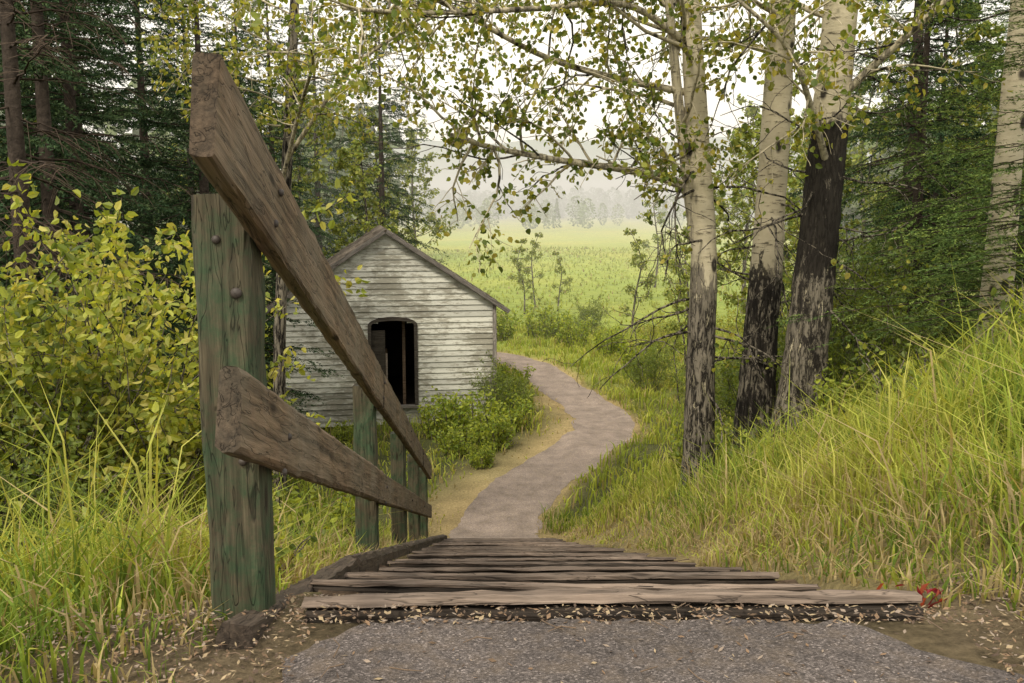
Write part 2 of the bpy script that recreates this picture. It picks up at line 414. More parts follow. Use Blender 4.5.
mbm = MB()
def bolt(c, nrm, r=.013):
    c = np.array(c); nrm = np.array(nrm, float)
    tube(mbm, [c, c + nrm * .004, c + nrm * .008, c + nrm * .009], [r, r, r * .7, .0005], 10, (.05, .04, .035))
py = 2.20 - .064; pxx = rx(2.2) - .09
bolt((pxx - .01, py, 4.93), (0, -1, 0), .010); bolt((pxx + .03, py, 4.81), (0, -1, 0), .013); bolt((pxx, py, 4.52), (0, -1, 0), .009); bolt((pxx + .03, py, 4.42), (0, -1, 0), .01)
for y in posts:
    for dz_ in (.07, .14, .65, .72): bolt((rx(y) + .0235, y + (.03 if dz_ in (.07, .65) else -.03), rz(y) - dz_), (1, 0, 0), .009)
mbm.obj('bolts', [M_metal], rl)

# ------------------------------------------------------------------ house
hs = empty('white_clapboard_house')
X0, X1, YF, YB, EZ, PZ = -5.5, -.36, 22.1, 28.2, 2.74, 4.44
XC = (X0 + X1) / 2; HW = (X1 - X0) / 2
WC, WW, WB, WS, WT = -2.80, .54, .36, 2.28, 2.43
def gab(z): return HW if z < EZ else max(0, HW * (PZ - z) / (PZ - EZ))
def whw(z):
    if z < WB or z > WT: return 0
    if z < WS: return WW
    return WW * math.sqrt(max(0, 1 - ((z - WS) / (WT - WS)) ** 2))
mb = MB(); hr = np.random.RandomState(5)
def quad_board(mb, x0, x1, z0, z1, y, side=-1, x0t=None, x1t=None):
    x0t = x0 if x0t is None else x0t; x1t = x1 if x1t is None else x1t
    tb = .028 + hr.uniform(0, .006); tt = .006; c = hr.uniform(.80, 1.08)
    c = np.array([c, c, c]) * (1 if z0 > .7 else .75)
    v = [(x0, y + side * tb, z0), (x1, y + side * tb, z0), (x1t, y + side * tt, z1), (x0t, y + side * tt, z1), (x0, y, z0), (x1, y, z0)]
    mb.add(v, [[0, 1, 2, 3], [4, 5, 1, 0]], c)
dzb = .135; z = -.1
while z < PZ - .05:
    z1 = z + dzb + .0; zb = hr.uniform(-.004, .004)
    for (yy, sd_) in ((YF, -1), (YB, 1)):
        g0, g1 = gab(z), gab(min(z1, PZ)); w = whw((z + z1) / 2)
        spans = [(-g0, g0, -g1, g1)] if w == 0 else [(-g0, WC - XC - w, -g1, WC - XC - w), (WC - XC + w, g0, WC - XC + w, g1)]
        for (a, b, at_, bt) in spans:
            cut = [a, b]
            if b - a > 2 and hr.rand() < .7: cut = [a, hr.uniform(a + .6, b - .6), b]
            for e in range(len(cut) - 1):
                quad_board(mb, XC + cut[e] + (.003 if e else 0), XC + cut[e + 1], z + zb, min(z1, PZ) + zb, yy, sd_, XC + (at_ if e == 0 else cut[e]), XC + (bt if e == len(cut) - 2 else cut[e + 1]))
    if z < EZ - .05:
        for (xx, s_) in ((X0, -1), (X1, 1)):
            tb = .03; c = hr.uniform(.8, 1.05)
            v = [(xx + s_ * tb, YF, z), (xx + s_ * tb, YB, z), (xx + s_ * .006, YB, z1), (xx + s_ * .006, YF, z1), (xx, YF, z), (xx, YB, z)]
            mb.add(v, [[0, 1, 2, 3], [4, 5, 1, 0]], (c, c, c))
    z = z1
mb.obj('clapboard_walls', [M_siding], hs)
mb = MB()
def box(mb, a, b, col=(1, 1, 1), m=0):
    (x0, y0, z0), (x1, y1, z1) = a, b
    v = [(x0, y0, z0), (x1, y0, z0), (x1, y1, z0), (x0, y1, z0), (x0, y0, z1), (x1, y0, z1), (x1, y1, z1), (x0, y1, z1)]
    mb.add(v, [[0, 3, 2, 1], [4, 5, 6, 7], [0, 1, 5, 4], [1, 2, 6, 5], [2, 3, 7, 6], [3, 0, 4, 7]], col, m)
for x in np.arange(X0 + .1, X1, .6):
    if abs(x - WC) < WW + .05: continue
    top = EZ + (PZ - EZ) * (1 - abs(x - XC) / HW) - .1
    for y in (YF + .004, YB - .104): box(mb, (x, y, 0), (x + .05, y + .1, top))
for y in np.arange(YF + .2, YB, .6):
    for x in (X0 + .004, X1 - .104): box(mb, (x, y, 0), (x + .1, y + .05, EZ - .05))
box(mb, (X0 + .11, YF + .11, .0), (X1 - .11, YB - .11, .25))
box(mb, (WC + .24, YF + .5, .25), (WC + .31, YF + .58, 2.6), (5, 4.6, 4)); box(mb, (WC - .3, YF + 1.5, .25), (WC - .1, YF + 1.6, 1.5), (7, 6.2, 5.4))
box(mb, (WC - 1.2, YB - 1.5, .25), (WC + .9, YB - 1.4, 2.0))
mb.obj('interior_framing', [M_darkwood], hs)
mb = MB()
def archpts(hw, t, off=0):
    P = [(WC - hw, WB), (WC - hw, WS)]
    for a in np.linspace(math.pi, 0, 15): P.append((WC + hw * math.cos(a), WS + (WT - WS + off) * math.sin(a)))
    P += [(WC + hw, WB)]; return P
inn = archpts(WW - .04, 0, -.04); ou = archpts(WW + .04, 0, .05)
v = [(a, YF - .055, b) for a, b in inn] + [(a, YF - .055, b) for a, b in ou] + [(a, YF + .06, b) for a, b in inn] + [(a, YF + .0, b) for a, b in ou]
n_ = len(inn); fs = []
for e in range(n_ - 1):
    fs += [[e, e + 1, n_ + e + 1, n_ + e], [e, 2 * n_ + e, 2 * n_ + e + 1, e + 1], [n_ + e, n_ + e + 1, 3 * n_ + e + 1, 3 * n_ + e]]
mb.add(v, fs, (.35, .33, .30))
box(mb, (WC - WW - .10, YF - .11, WB - .06), (WC + WW + .10, YF + .08, WB - .003))
mb.obj('window_frame', [M_trim], hs)
mb = MB()
box(mb, (WC - WW + .05, YF + .062, WB), (WC - WW + .36, YF + .095, 2.15), (.25, .23, .2)); box(mb, (WC - WW + .37, YF + .064, WB), (WC - WW + .41, YF + .09, 1.6), (1.2, 1.1, 1))
mb.obj('broken_shutter', [M_trim], hs)
mb = MB(); OV = .30
sl = (PZ - EZ) / HW
for s_ in (-1, 1):
    rows_ = 13
    for e in range(rows_):
        t0, t1 = e / rows_, (e + 1) / rows_ + .015
        xa = XC + s_ * (HW + OV) * t0; xb = XC + s_ * (HW + OV) * t1
        za = PZ + .07 - sl * abs(xa - XC); zb_ = PZ + .07 - sl * abs(xb - XC)
        nseg = 30; yk = np.linspace(YF - .16, YB + .16, nseg + 1)
        for q in range(nseg):
            c = np.array([.13, .11, .09]) * hr.uniform(.6, 1.4); j = hr.uniform(-.02, .02); l = hr.uniform(0, .01)
            v = [(xa, yk[q] + .004, za + .0), (xa, yk[q + 1], za), (xb + s_ * j, yk[q + 1], zb_ + .02 + l), (xb + s_ * j, yk[q] + .004, zb_ + .02 + l), (xb + s_ * j, yk[q + 1], zb_ + .0), (xb + s_ * j, yk[q] + .004, zb_)]
            mb.add(v, [[0, 3, 2, 1], [3, 5, 4, 2]], c)
    xa, xb = XC, XC + s_ * (HW + OV)
    v = []
    for y in (YF - .155, YB + .155):
        v += [(xa, y, PZ + .065), (xb, y, PZ + .065 - sl * (HW + OV)), (xb, y, PZ + .03 - sl * (HW + OV)), (xa, y, PZ + .03)]
    mb.add(v, [[0, 1, 2, 3], [7, 6, 5, 4], [1, 5, 6, 2], [3, 2, 6, 7], [0, 4, 5, 1]], (.08, .065, .05))
mb.obj('roof', [M_shingle], hs)
for s_ in (-1, 1):
    board('rake_board_' + ('left' if s_ < 0 else 'right'), (XC + s_ * .02, YF - .18, PZ + .02), (XC + s_ * (HW + OV), YF - .18, PZ + .02 - sl * (HW + OV)), .03, .09, M_trim, hs, seed=70 + s_)
    board('corner_board_' + ('left' if s_ < 0 else 'right'), (XC + s_ * (HW - .03), YF - .045, -.1), (XC + s_ * (HW - .03), YF - .045, EZ - .02), .03, .09, M_trim, hs, up=(1, 0, 0), seed=80 + s_, shade=1.6)
pv = Matrix.Translation((XC, YF, 0)); hs.matrix_world = pv @ Matrix.Rotation(math.radians(9), 4, 'Z') @ pv.inverted()

# ------------------------------------------------------------------ trees
def grow(mb, LF, p, dr, L, r, lvl, rg, leafp=1.0, up=.0, nsub=6, dens=1.0, col=(.35, 0, 0), wob=.35):
    n = 7; P = [np.array(p, float)]; d_ = unit(np.array(dr, float))
    for s in range(n):
        d_ = unit(d_ + rg.normal(size=3) * wob * .35 + np.array([0, 0, up]))
        P.append(P[-1] + d_ * L / n)
    P = np.array(P); rad = np.linspace(r, max(r * .3, .0025), n + 1)
    tube(mb, P, rad, 4 if lvl < 2 else 7, col, 0)
    if lvl <= 0:
        if rg.rand() < leafp:
            q = int(9 * dens * L / .4 + 3)
            t = rg.uniform(.15, 1.05, q) * n; k = np.clip(t.astype(int), 0, n - 1)
            LF.append(P[k] + (P[k + 1] - P[k]) * (t - k)[:, None] + rg.normal(size=(q, 3)) * .045)
        return P
    for s in range(nsub):
        t = rg.uniform(.22, 1.0); k = min(int(t * n), n - 1)
        dd = unit(unit(P[k + 1] - P[k]) * .7 + rg.normal(size=3) * .62)
        grow(mb, LF, P[k] + (P[k + 1] - P[k]) * (t * n - k), dd, L * rg.uniform(.3, .5) * (1.15 - .4 * t), rad[k] * .5, lvl - 1, rg, leafp, up * .5 - .02, max(3, nsub - 1), dens, col, wob)
    return P

PAL_A = [(.19, .23, .04), (.13, .18, .03), (.29, .30, .055), (.09, .13, .028), (.24, .26, .05), (.36, .32, .07)]
PAL_BG = [(.20, .25, .07), (.26, .29, .08), (.15, .20, .06), (.30, .32, .09)]

def trunk(mb, pts, r0, r1, dark, seg=20, flare=.35):
    P = resample(pts, 90); t = np.linspace(0, 1, 90); z = P[:, 2]
    rad = r0 + (r1 - r0) * t; rad = rad * (1 + flare * np.exp(-(z - z[0]) / .35)) * (1 + .06 * (vn(z, 0, 2.3, 4) - .5))
    c = np.zeros((90, 3))
    for q, zz in enumerate(z):
        dd = dark(zz)
        if isinstance(dd, tuple): c[q, 0], c[q, 1] = dd
        else: c[q, 0] = dd
    tube(mb, P, rad, seg, c, 0, rough=.08)
    return P, rad

def fg_aspen(name, pts, r0, r1, dark, seed, zmin, zmax, nbr, blen, extra=(), az=(0, 6.28), nsub=6, ndead=7, leafsize=.060, dens=1.2):
    rg = np.random.RandomState(seed); mb = MB(); LF = []
    P, rad = trunk(mb, pts, r0, r1, dark)
    for q in range(nbr):
        z = zmin + (zmax - zmin) * (q + rg.rand()) / nbr; k = np.abs(P[:, 2] - z).argmin()
        a = rg.uniform(*az); dr = (math.cos(a), math.sin(a), rg.uniform(.0, .5))
        grow(mb, LF, P[k], dr, blen * rg.uniform(.6, 1.15), rad[k] * .22, 2, rg, 1.0, -.03, nsub, dens)
    for q in range(ndead):
        z = rg.uniform(P[0, 2] + 1.0, zmin); k = np.abs(P[:, 2] - z).argmin(); a = rg.uniform(0, 6.28)
        grow(mb, LF, P[k], (math.cos(a), math.sin(a), rg.uniform(-.5, .1)), rg.uniform(.7, 1.5), .013, 1, rg, .08, -.05, 6, .6, (.8, 0, 0), .6)
    for (ps, r) in extra:
        Q = resample(ps, 24); tube(mb, Q, np.linspace(r, r * .35, 24), 8, (.42, 0, 0), 0, rough=.06)
        for s in range(int(len(ps) * 3.4)):
            k = rg.randint(5, 23); dd = unit(unit(Q[min(k + 1, 23)] - Q[k]) * .4 + rg.normal(size=3) * .7 + np.array([0, 0, .25]))
            grow(mb, LF, Q[k], dd, rg.uniform(.4, 1.0), r * .3, 1, rg, .93, -.03, 7, dens)
        for s in range(len(ps)):
            k = rg.randint(4, 22); grow(mb, LF, Q[k], unit(rg.normal(size=3) + np.array([-.6, 0, .1])), rg.uniform(.6, 1.3), .010, 1, rg, .0, -.02, 6, 1, (.8, 0, 0), .5)
    leaves(mb, np.concatenate(LF), leafsize, PAL_A, 1, .7, .40, .35, rg)
    return mb.obj(name, [M_bark, M_leaf])

gA = HS(1.78, 8.9) - .1
fg_aspen('aspen_tree', [(1.80, 8.9, gA), (1.79, 8.9, 3.6), (1.79, 8.9, 4.6), (1.70, 8.95, 5.8), (1.62, 9.0, 6.9), (1.5, 9.1, 9), (1.45, 9.2, 12.5)], .150, .06,
         lambda z: (float(.66 - .62 * sm(3.9, 5.1, z)), float(.28 * sm(4.6, 3.6, z))), 21, 5.8, 10, 15, 2.3,
         extra=[([(1.72, 8.95, 4.75), (1.62, 8.95, 5.15), (1.19, 8.9, 5.32), (.43, 8.6, 5.42), (-.2, 8.3, 5.52), (-.5, 8.0, 5.6)], .045),
                ([(1.64, 9.0, 6.05), (.9, 8.7, 6.15), (.25, 8.3, 6.28), (-.5, 7.8, 6.58), (-1.0, 7.5, 6.75)], .035),
                ([(1.6, 9.0, 6.5), (1.0, 8.6, 6.75), (.2, 8.0, 6.6), (-.6, 7.4, 6.45), (-1.2, 7.0, 6.4)], .035),
                ([(1.72, 8.9, 4.7), (1.62, 8.92, 5.3), (1.50, 8.95, 6.2), (1.35, 9.0, 7.6), (1.3, 9.1, 9.0)], .065)], az=(1.8, 4.6), ndead=20)
gB = HS(2.55, 9.6) - .1
fg_aspen('aspen_tree', [(2.50, 9.6, gB), (2.53, 9.6, 3.6), (2.58, 9.6, 4.8), (2.63, 9.6, 6.9), (2.65, 9.6, 9), (2.7, 9.6, 13)], .200, .08,
         lambda z: (float(.75 - .75 * sm(4.0, 4.9, z)), float(.50 * sm(4.9, 4.2, z))), 22, 6.4, 10, 11, 2.4, az=(.3, 5.9), ndead=10)
gC = HS(2.66, 8.7) - .1
fg_aspen('aspen_tree', [(2.64, 8.7, gC), (2.70, 8.7, 3.3), (2.77, 8.7, 4.4), (2.84, 8.7, 5.6), (2.90, 8.7, 6.9), (2.95, 8.7, 9), (3.1, 8.7, 14)], .225, .10,
         lambda z: (float(.62 * sm(5.95, 5.7, z)), float(sm(5.9, 5.65, z) * (.38 + .34 * sm(4.2, 4.7, z)))), 23, 6.45, 10, 11, 2.6, az=(-1.6, 2.4), ndead=12,
         extra=[([(2.85, 8.7, 5.9), (3.2, 8.4, 6.3), (3.8, 8.0, 6.9), (4.4, 7.8, 7.3)], .04), ([(2.8, 8.6, 5.4), (2.5, 8.2, 5.9), (2.2, 7.9, 6.3), (1.6, 7.6, 6.7)], .035)])
fg_aspen('aspen_tree', [(4.70, 9.2, HS(4.7, 9.2) - .1), (4.72, 9.2, 5), (4.76, 9.2, 7), (4.9, 9.2, 12)], .155, .08, lambda z: (.15, .1), 24, 6.9, 10, 7, 1.8, az=(-1.5, 1.5), ndead=3)
fg_aspen('aspen_tree', [(-3.1, 12.2, HS(-3.1, 12.2) - .1), (-3.0, 12.1, 3), (-2.8, 12, 5.5), (-2.6, 12, 8), (-2.4, 12, 11)], .09, .04, lambda z: .75, 25, 5.8, 9, 17, 2.0, ndead=2,
         extra=[([(-2.9, 12, 5.2), (-2.4, 11, 6.1), (-2.0, 9.8, 6.4), (-1.8, 8.8, 6.4)], .03), ([(-2.8, 12, 5.6), (-1.9, 11.5, 6.6), (-.9, 11, 7.1), (-.1, 10.7, 7.2)], .03)], dens=1.4)

def aspen_mesh(seed, h, cr, nbr=26, ls=.10, pal=PAL_BG, dens=1.0, zc=.3, nsub=5):
    rg = np.random.RandomState(seed); mb = MB(); LF = []
    P, rad = trunk(mb, [(0, 0, -.2), (.1 * rg.randn(), .1 * rg.randn(), h * .35), (.25 * rg.randn(), .25 * rg.randn(), h * .7), (.3 * rg.randn(), .2, h)], .012 * h, .01, lambda z: .75, 9)
    for q in range(nbr):
        t = zc + (1 - zc) * (q + rg.rand()) / nbr; k = min(int(t * 89), 89); a = rg.uniform(0, 6.28)
        ln = cr * (1.1 - t) ** .6 * rg.uniform(.6, 1.1)
        grow(mb, LF, P[k], (math.cos(a), math.sin(a), rg.uniform(.1, .7)), ln, .02, 2, rg, 1, -.01, nsub, dens, (.7, 0, 0))
    leaves(mb, np.concatenate(LF), ls, pal, 1, .5, .42, .35, rg, fine=False)
    return mb.mesh('aspen_mesh', [M_bark, M_leafbg])
AS = [aspen_mesh(31, 9, 2.3, 28, .13, dens=1.1), aspen_mesh(32, 8, 2.1, 26, .13, dens=1.1), aspen_mesh(33, 4.2, 1.0, 16, .10, PAL_BG, .8, .2)]
def inst(name, me, x, y, s=1.0, rot=0, dz=0, sz=1.0):
    o = bpy.data.objects.new(name, me); scene.collection.objects.link(o)
    o.location = (x, y, HS(x, y) + dz); o.scale = (s, s, s * sz); o.rotation_euler = (0, 0, rot); return o
for (x, y, k, s) in [(-7.5, 33, 0, 1.15), (-5, 37, 1, 1.1), (-11, 36, 0, 1.2), (-4.6, 31, 1, .9), (6.5, 24, 1, .9), (10, 22, 0, 1.0), (8.5, 30, 0, 1.0), (13, 28, 1, 1.1), (14, 38, 0, 1.2), (9.5, 17, 1, .95), (18, 34, 1, 1.3), (11, 45, 0, 1.1),
                     (0.6, 45, 2, .85), (1.2, 48, 2, .9), (2.2, 46, 2, .7), (4.8, 38, 2, 1.0), (6.2, 33, 2, 1.0), (5.2, 28, 2, .75), (7.6, 40, 2, 1.3), (4.3, 24, 2, .5), (-4.6, 46, 0, 1.0), (-15, 30, 0, 1.2), (17, 55, 1, 1.3), (9, 60, 2, 1.5), (5.5, 18, 1, .7), (7.5, 36, 1, .8)]:
    inst('aspen_sapling' if k == 2 else 'aspen_tree', AS[k], x, y, s, R.uniform(0, 6.28))

# spruces
def spruce_mesh(seed, h, rb, bare=.0, step=.24, nb=5, pal=((.038, .064, .032), (.048, .078, .036), (.058, .088, .038), (.026, .048, .025)), ndl=.05, nw=.022, z0=.25, gap=.02):
    rg = np.random.RandomState(seed); mb = MB()
    zz = np.linspace(-.3, h, 30); tube(mb, np.stack([0 * zz, 0 * zz, zz], 1), np.linspace(.012 * h + .02, .01, 30), 10, (.06, .048, .04), 0, rough=.1)
    BASE = [np.zeros((1, 3))]; DIR = [np.array([[0, 0, 1.]])]; CC = [np.zeros((1, 3)) + .03]
    z = z0; pal = np.array(pal)
    while z < h - .1:
        t = z / h
        for b in range(nb):
            L = rb * (1 - t) ** .75 * rg.uniform(.6, 1.1) + .1; az = rg.uniform(0, 6.28); zb = z + rg.uniform(-.12, .12)
            up = rg.uniform(.0, .25) if t > .5 else rg.uniform(-.35, .05)
            isbare = (t < bare) and rg.rand() < (.75 if bare < .8 else .93)
            n = 12; s = np.linspace(0, L, n); ca, sa = math.cos(az), math.sin(az)
            bend = rg.uniform(-.15, .15)
            P = np.stack([ca * s - sa * bend * s * s / L, sa * s + ca * bend * s * s / L, zb + up * s - .16 * s * s / max(L, .5) + .10 * s ** 3 / max(L, .5) ** 2], 1)
            P[1:] += rg.normal(size=(n - 1, 3)) * .012
            tube(mb, P, np.linspace(.006 + .005 * L, .002, n), 3, (.055, .042, .034), 0)
            m = max(4, int(L / (.065 if not isbare else .11)))
            tt = rg.uniform(.1, 1, m) * (n - 1); k = np.clip(tt.astype(int), 0, n - 2)
            org = P[k] + (P[k + 1] - P[k]) * (tt - k)[:, None]; fw = unit(P[k + 1] - P[k]); sg = np.where(rg.rand(m) < .5, -1, 1)
            sdv = np.stack([-sa * np.ones(m), ca * np.ones(m), np.zeros(m)], 1) * sg[:, None]
            td = unit(fw * .75 + sdv * .8 + np.stack([0 * tt, 0 * tt, rg.uniform(-.45, .1, m)], 1))
            tl = np.minimum(.55, .14 + .38 * (L * (1 - tt / (n - 1)))) * rg.uniform(.6, 1.2, m)
            if isbare:
                for e in range(m):
                    tube(mb, [org[e], org[e] + td[e] * tl[e] * .5 + [0, 0, -.03], org[e] + td[e] * tl[e] + [0, 0, -.11]], [.004, .003, .0015], 3, (.12, .09, .07), 0)
                continue
            for e in range(m + 1):
                if e == m: o0, dd_, ll = P[n // 2], unit(P[-1] - P[n // 2]), L * .55
                else: o0, dd_, ll = org[e], td[e], tl[e]
                q = int(ll / gap) + 2; f = rg.rand(q)
                BASE.append(o0 + dd_ * (f * ll)[:, None] + np.array([0, 0, -1]) * (f * f * ll * .12)[:, None])
                rd = rg.normal(size=(q, 3)); rd -= (rd @ dd_)[:, None] * dd_; rd = unit(rd)
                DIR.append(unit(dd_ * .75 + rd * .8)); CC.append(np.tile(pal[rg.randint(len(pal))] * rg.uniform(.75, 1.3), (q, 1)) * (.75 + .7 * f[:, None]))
        z += step * rg.uniform(.7, 1.2)
    B = np.concatenate(BASE); D = np.concatenate(DIR); C = np.concatenate(CC); q = len(B)
    W = unit(np.cross(D, rg.normal(size=(q, 3)))) * nw * .5; Ln = ndl * rg.uniform(.7, 1.2, q)[:, None]
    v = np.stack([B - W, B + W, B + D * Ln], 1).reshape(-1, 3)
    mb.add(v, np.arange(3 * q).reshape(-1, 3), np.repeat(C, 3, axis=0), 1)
    return mb.mesh('spruce_mesh', [M_sbark, M_needle])
PN = ((.075, .12, .035), (.10, .15, .04), (.058, .095, .03), (.13, .175, .045))
SP = [spruce_mesh(41, 11, 2.6, 0), spruce_mesh(42, 13, 2.7, .22, .27), spruce_mesh(43, 6.0, 1.9, 0, .17, 5, PN, .034, .009, .3, .011), spruce_mesh(44, 8.5, 2.3, .95, .26, 5)]
for (x, y, k, s) in [(-6.5, 13.5, 1, 1.0), (-8.6, 14.5, 0, 1.1), (-5.6, 17.5, 0, 1.0), (-8.5, 19, 0, 1.2), (-11.5, 17, 1, 1.2), (-12, 22, 0, 1.3), (-6.6, 23.5, 0, 1.0), (-9.5, 25, 0, 1.3), (-7.2, 29, 0, 1.1), (-14, 29, 0, 1.4),
                     (-4.6, 34, 0, 1.15), (-9.5, 10.5, 0, 1.0), (-11, 33, 0, 1.3), (-8.5, 42, 0, 1.3), (-7.4, 16.3, 0, 1.2), (-10, 21, 0, 1.35), (-4.2, 8.2, 3, 1.0),
                     (4.4, 7.7, 2, 1.05), (5.8, 10.4, 2, 1.15), (4.9, 11.6, 2, 1.0), (6.4, 15.5, 1, .9), (8.5, 12.5, 0, .9), (10.5, 15.5, 0, 1.0), (12, 20, 0, 1.1), (8.4, 19, 0, .8), (15, 25, 0, 1.2)]:
    inst('dead_spruce_tree' if k == 3 else 'spruce_tree', SP[k], x, y, s, R.uniform(0, 6.28), sz=.50 if (x, y) == (4.4, 7.7) else 1.0)

# ------------------------------------------------------------------ shrubs
def shrub_mesh(seed, h, w, nst, ls, pal, dens=1.0, lvl=1, nsub=6):
    rg = np.random.RandomState(seed); mb = MB(); LF = []
    for q in range(nst):
        a = rg.uniform(0, 6.28); r0 = w * .35 * math.sqrt(rg.rand()); le = rg.uniform(.05, .5)
        grow(mb, LF, (r0 * math.cos(a), r0 * math.sin(a), -.05), (le * math.cos(a), le * math.sin(a), 1), h * rg.uniform(.6, 1.1), .010, lvl, rg, 1, .06, nsub, dens * 1.3, (.65, 0, 0), .4)
    leaves(mb, np.concatenate(LF), ls, pal, 1, .1, .30, .3, rg)
    return mb.mesh('shrub_mesh', [M_bark, M_leaf])
PY = [(.34, .37, .065), (.28, .32, .055), (.20, .25, .045), (.42, .40, .11)]
PG = [(.11, .16, .038), (.15, .20, .043), (.19, .24, .05)]
SHR = [shrub_mesh(51, 2.3, 1.0, 13, .062, PY, 2.0, 1, 8), shrub_mesh(52, 1.7, 1.3, 22, .060, PG, 1.5, 1, 8), shrub_mesh(53, .8, 1.0, 30, .085, [(.26, .32, .05), (.33, .38, .06), (.18, .25, .045)], 1.5, 0), shrub_mesh(54, .45, .6, 22, .05, PG + PY[:2], 1.5, 0)]
for (x, y, k, s) in [(-2.35, 5.8, 0, 1.05), (-2.75, 6.5, 0, 1.05), (-2.75, 7.3, 0, .85), (-3.0, 5.0, 1, .9), (-3.6, 5.8, 1, 1.2), (-3.6, 7.5, 1, 1.2), (-3.2, 8.4, 1, .85), (-4.6, 8, 1, 1.3), (-5.2, 10.5, 1, 1.3), (-4.4, 10.8, 1, .9),
                     (-4.4, 4.2, 1, 1.0), (-2.4, 4.3, 1, .5), (-1.5, 5.2, 3, 1.3), (-1.35, 6.2, 2, .7), (-6.0, 15, 1, 1.2), (-6.9, 19.5, 1, 1.0), (-7.8, 24, 1, 1.4), (-1.7, 9.0, 2, .8), (-2.5, 10.5, 2, .9), (-2.2, 8.0, 2, .8),
                     (-.9, 20.3, 2, 1.35), (-.4, 19.5, 2, 1.0), (-1.6, 20.6, 2, 1.1), (-.1, 21.2, 2, 1.0), (-1.1, 18.9, 2, .8), (-2.4, 20.8, 2, .5), (-3.7, 20.6, 2, .6), (.15, 23, 2, .9), (.0, 25.0, 2, 1.1), (-.15, 21.9, 1, .75), (-.6, 18.0, 2, .6),
                     (3.8, 26, 1, .7), (4.8, 23, 1, .8), (3.9, 29, 2, 1.3), (3.3, 32, 2, 1.2), (2.2, 34, 2, 1.4), (5.8, 20, 1, .9), (7, 22, 1, 1.2), (5.0, 31, 0, .7), (1.2, 36.5, 2, 1.6), (-.6, 36, 2, 1.5), (3, 38, 1, .8), (4.1, 18.5, 2, .9),
                     (3.6, 9.8, 1, .8), (4.3, 11, 1, 1.0), (3.4, 12.4, 1, .9), (5.2, 13, 1, 1.1), (4.6, 16, 1, 1.1), (2.2, 10.6, 2, .8), (6.5, 26, 0, 1), (2.2, 7.8, 3, .9), (3.1, 7.2, 3, 1.3), (3.5, 6.2, 3, 1.4), (2.6, 5.4, 3, .8), (3.3, 5.0, 3, 1.2), (2.9, 8.0, 2, .7), (-1.0, 3.2, 3, .7), (-1.6, 3.6, 3, 1.1), (-2.1, 3.4, 3, 1.2)]:
    inst('leafy_shrub', SHR[k], x, y, s, R.uniform(0, 6.28))

mb = MB(); P0 = np.array([1.03, 2.27, HS(1.03, 2.27) - .02])
for q in range(6):
    a = R.uniform(0, 6.28); tube(mb, [P0, P0 + [.03 * math.cos(a), .03 * math.sin(a), .04], P0 + [.06 * math.cos(a), .06 * math.sin(a), .06]], [.003, .002, .001], 4, (.2, .02, .02), 0)
leaves(mb, P0 + R.normal(size=(16, 3)) * [.035, .03, .02] + [0, 0, .05], .036, [(.30, .02, .03), (.2, .015, .03), (.3, .06, .03)], 0, .1, .22)
mb.obj('red_leaf_plant', [M_leaf])

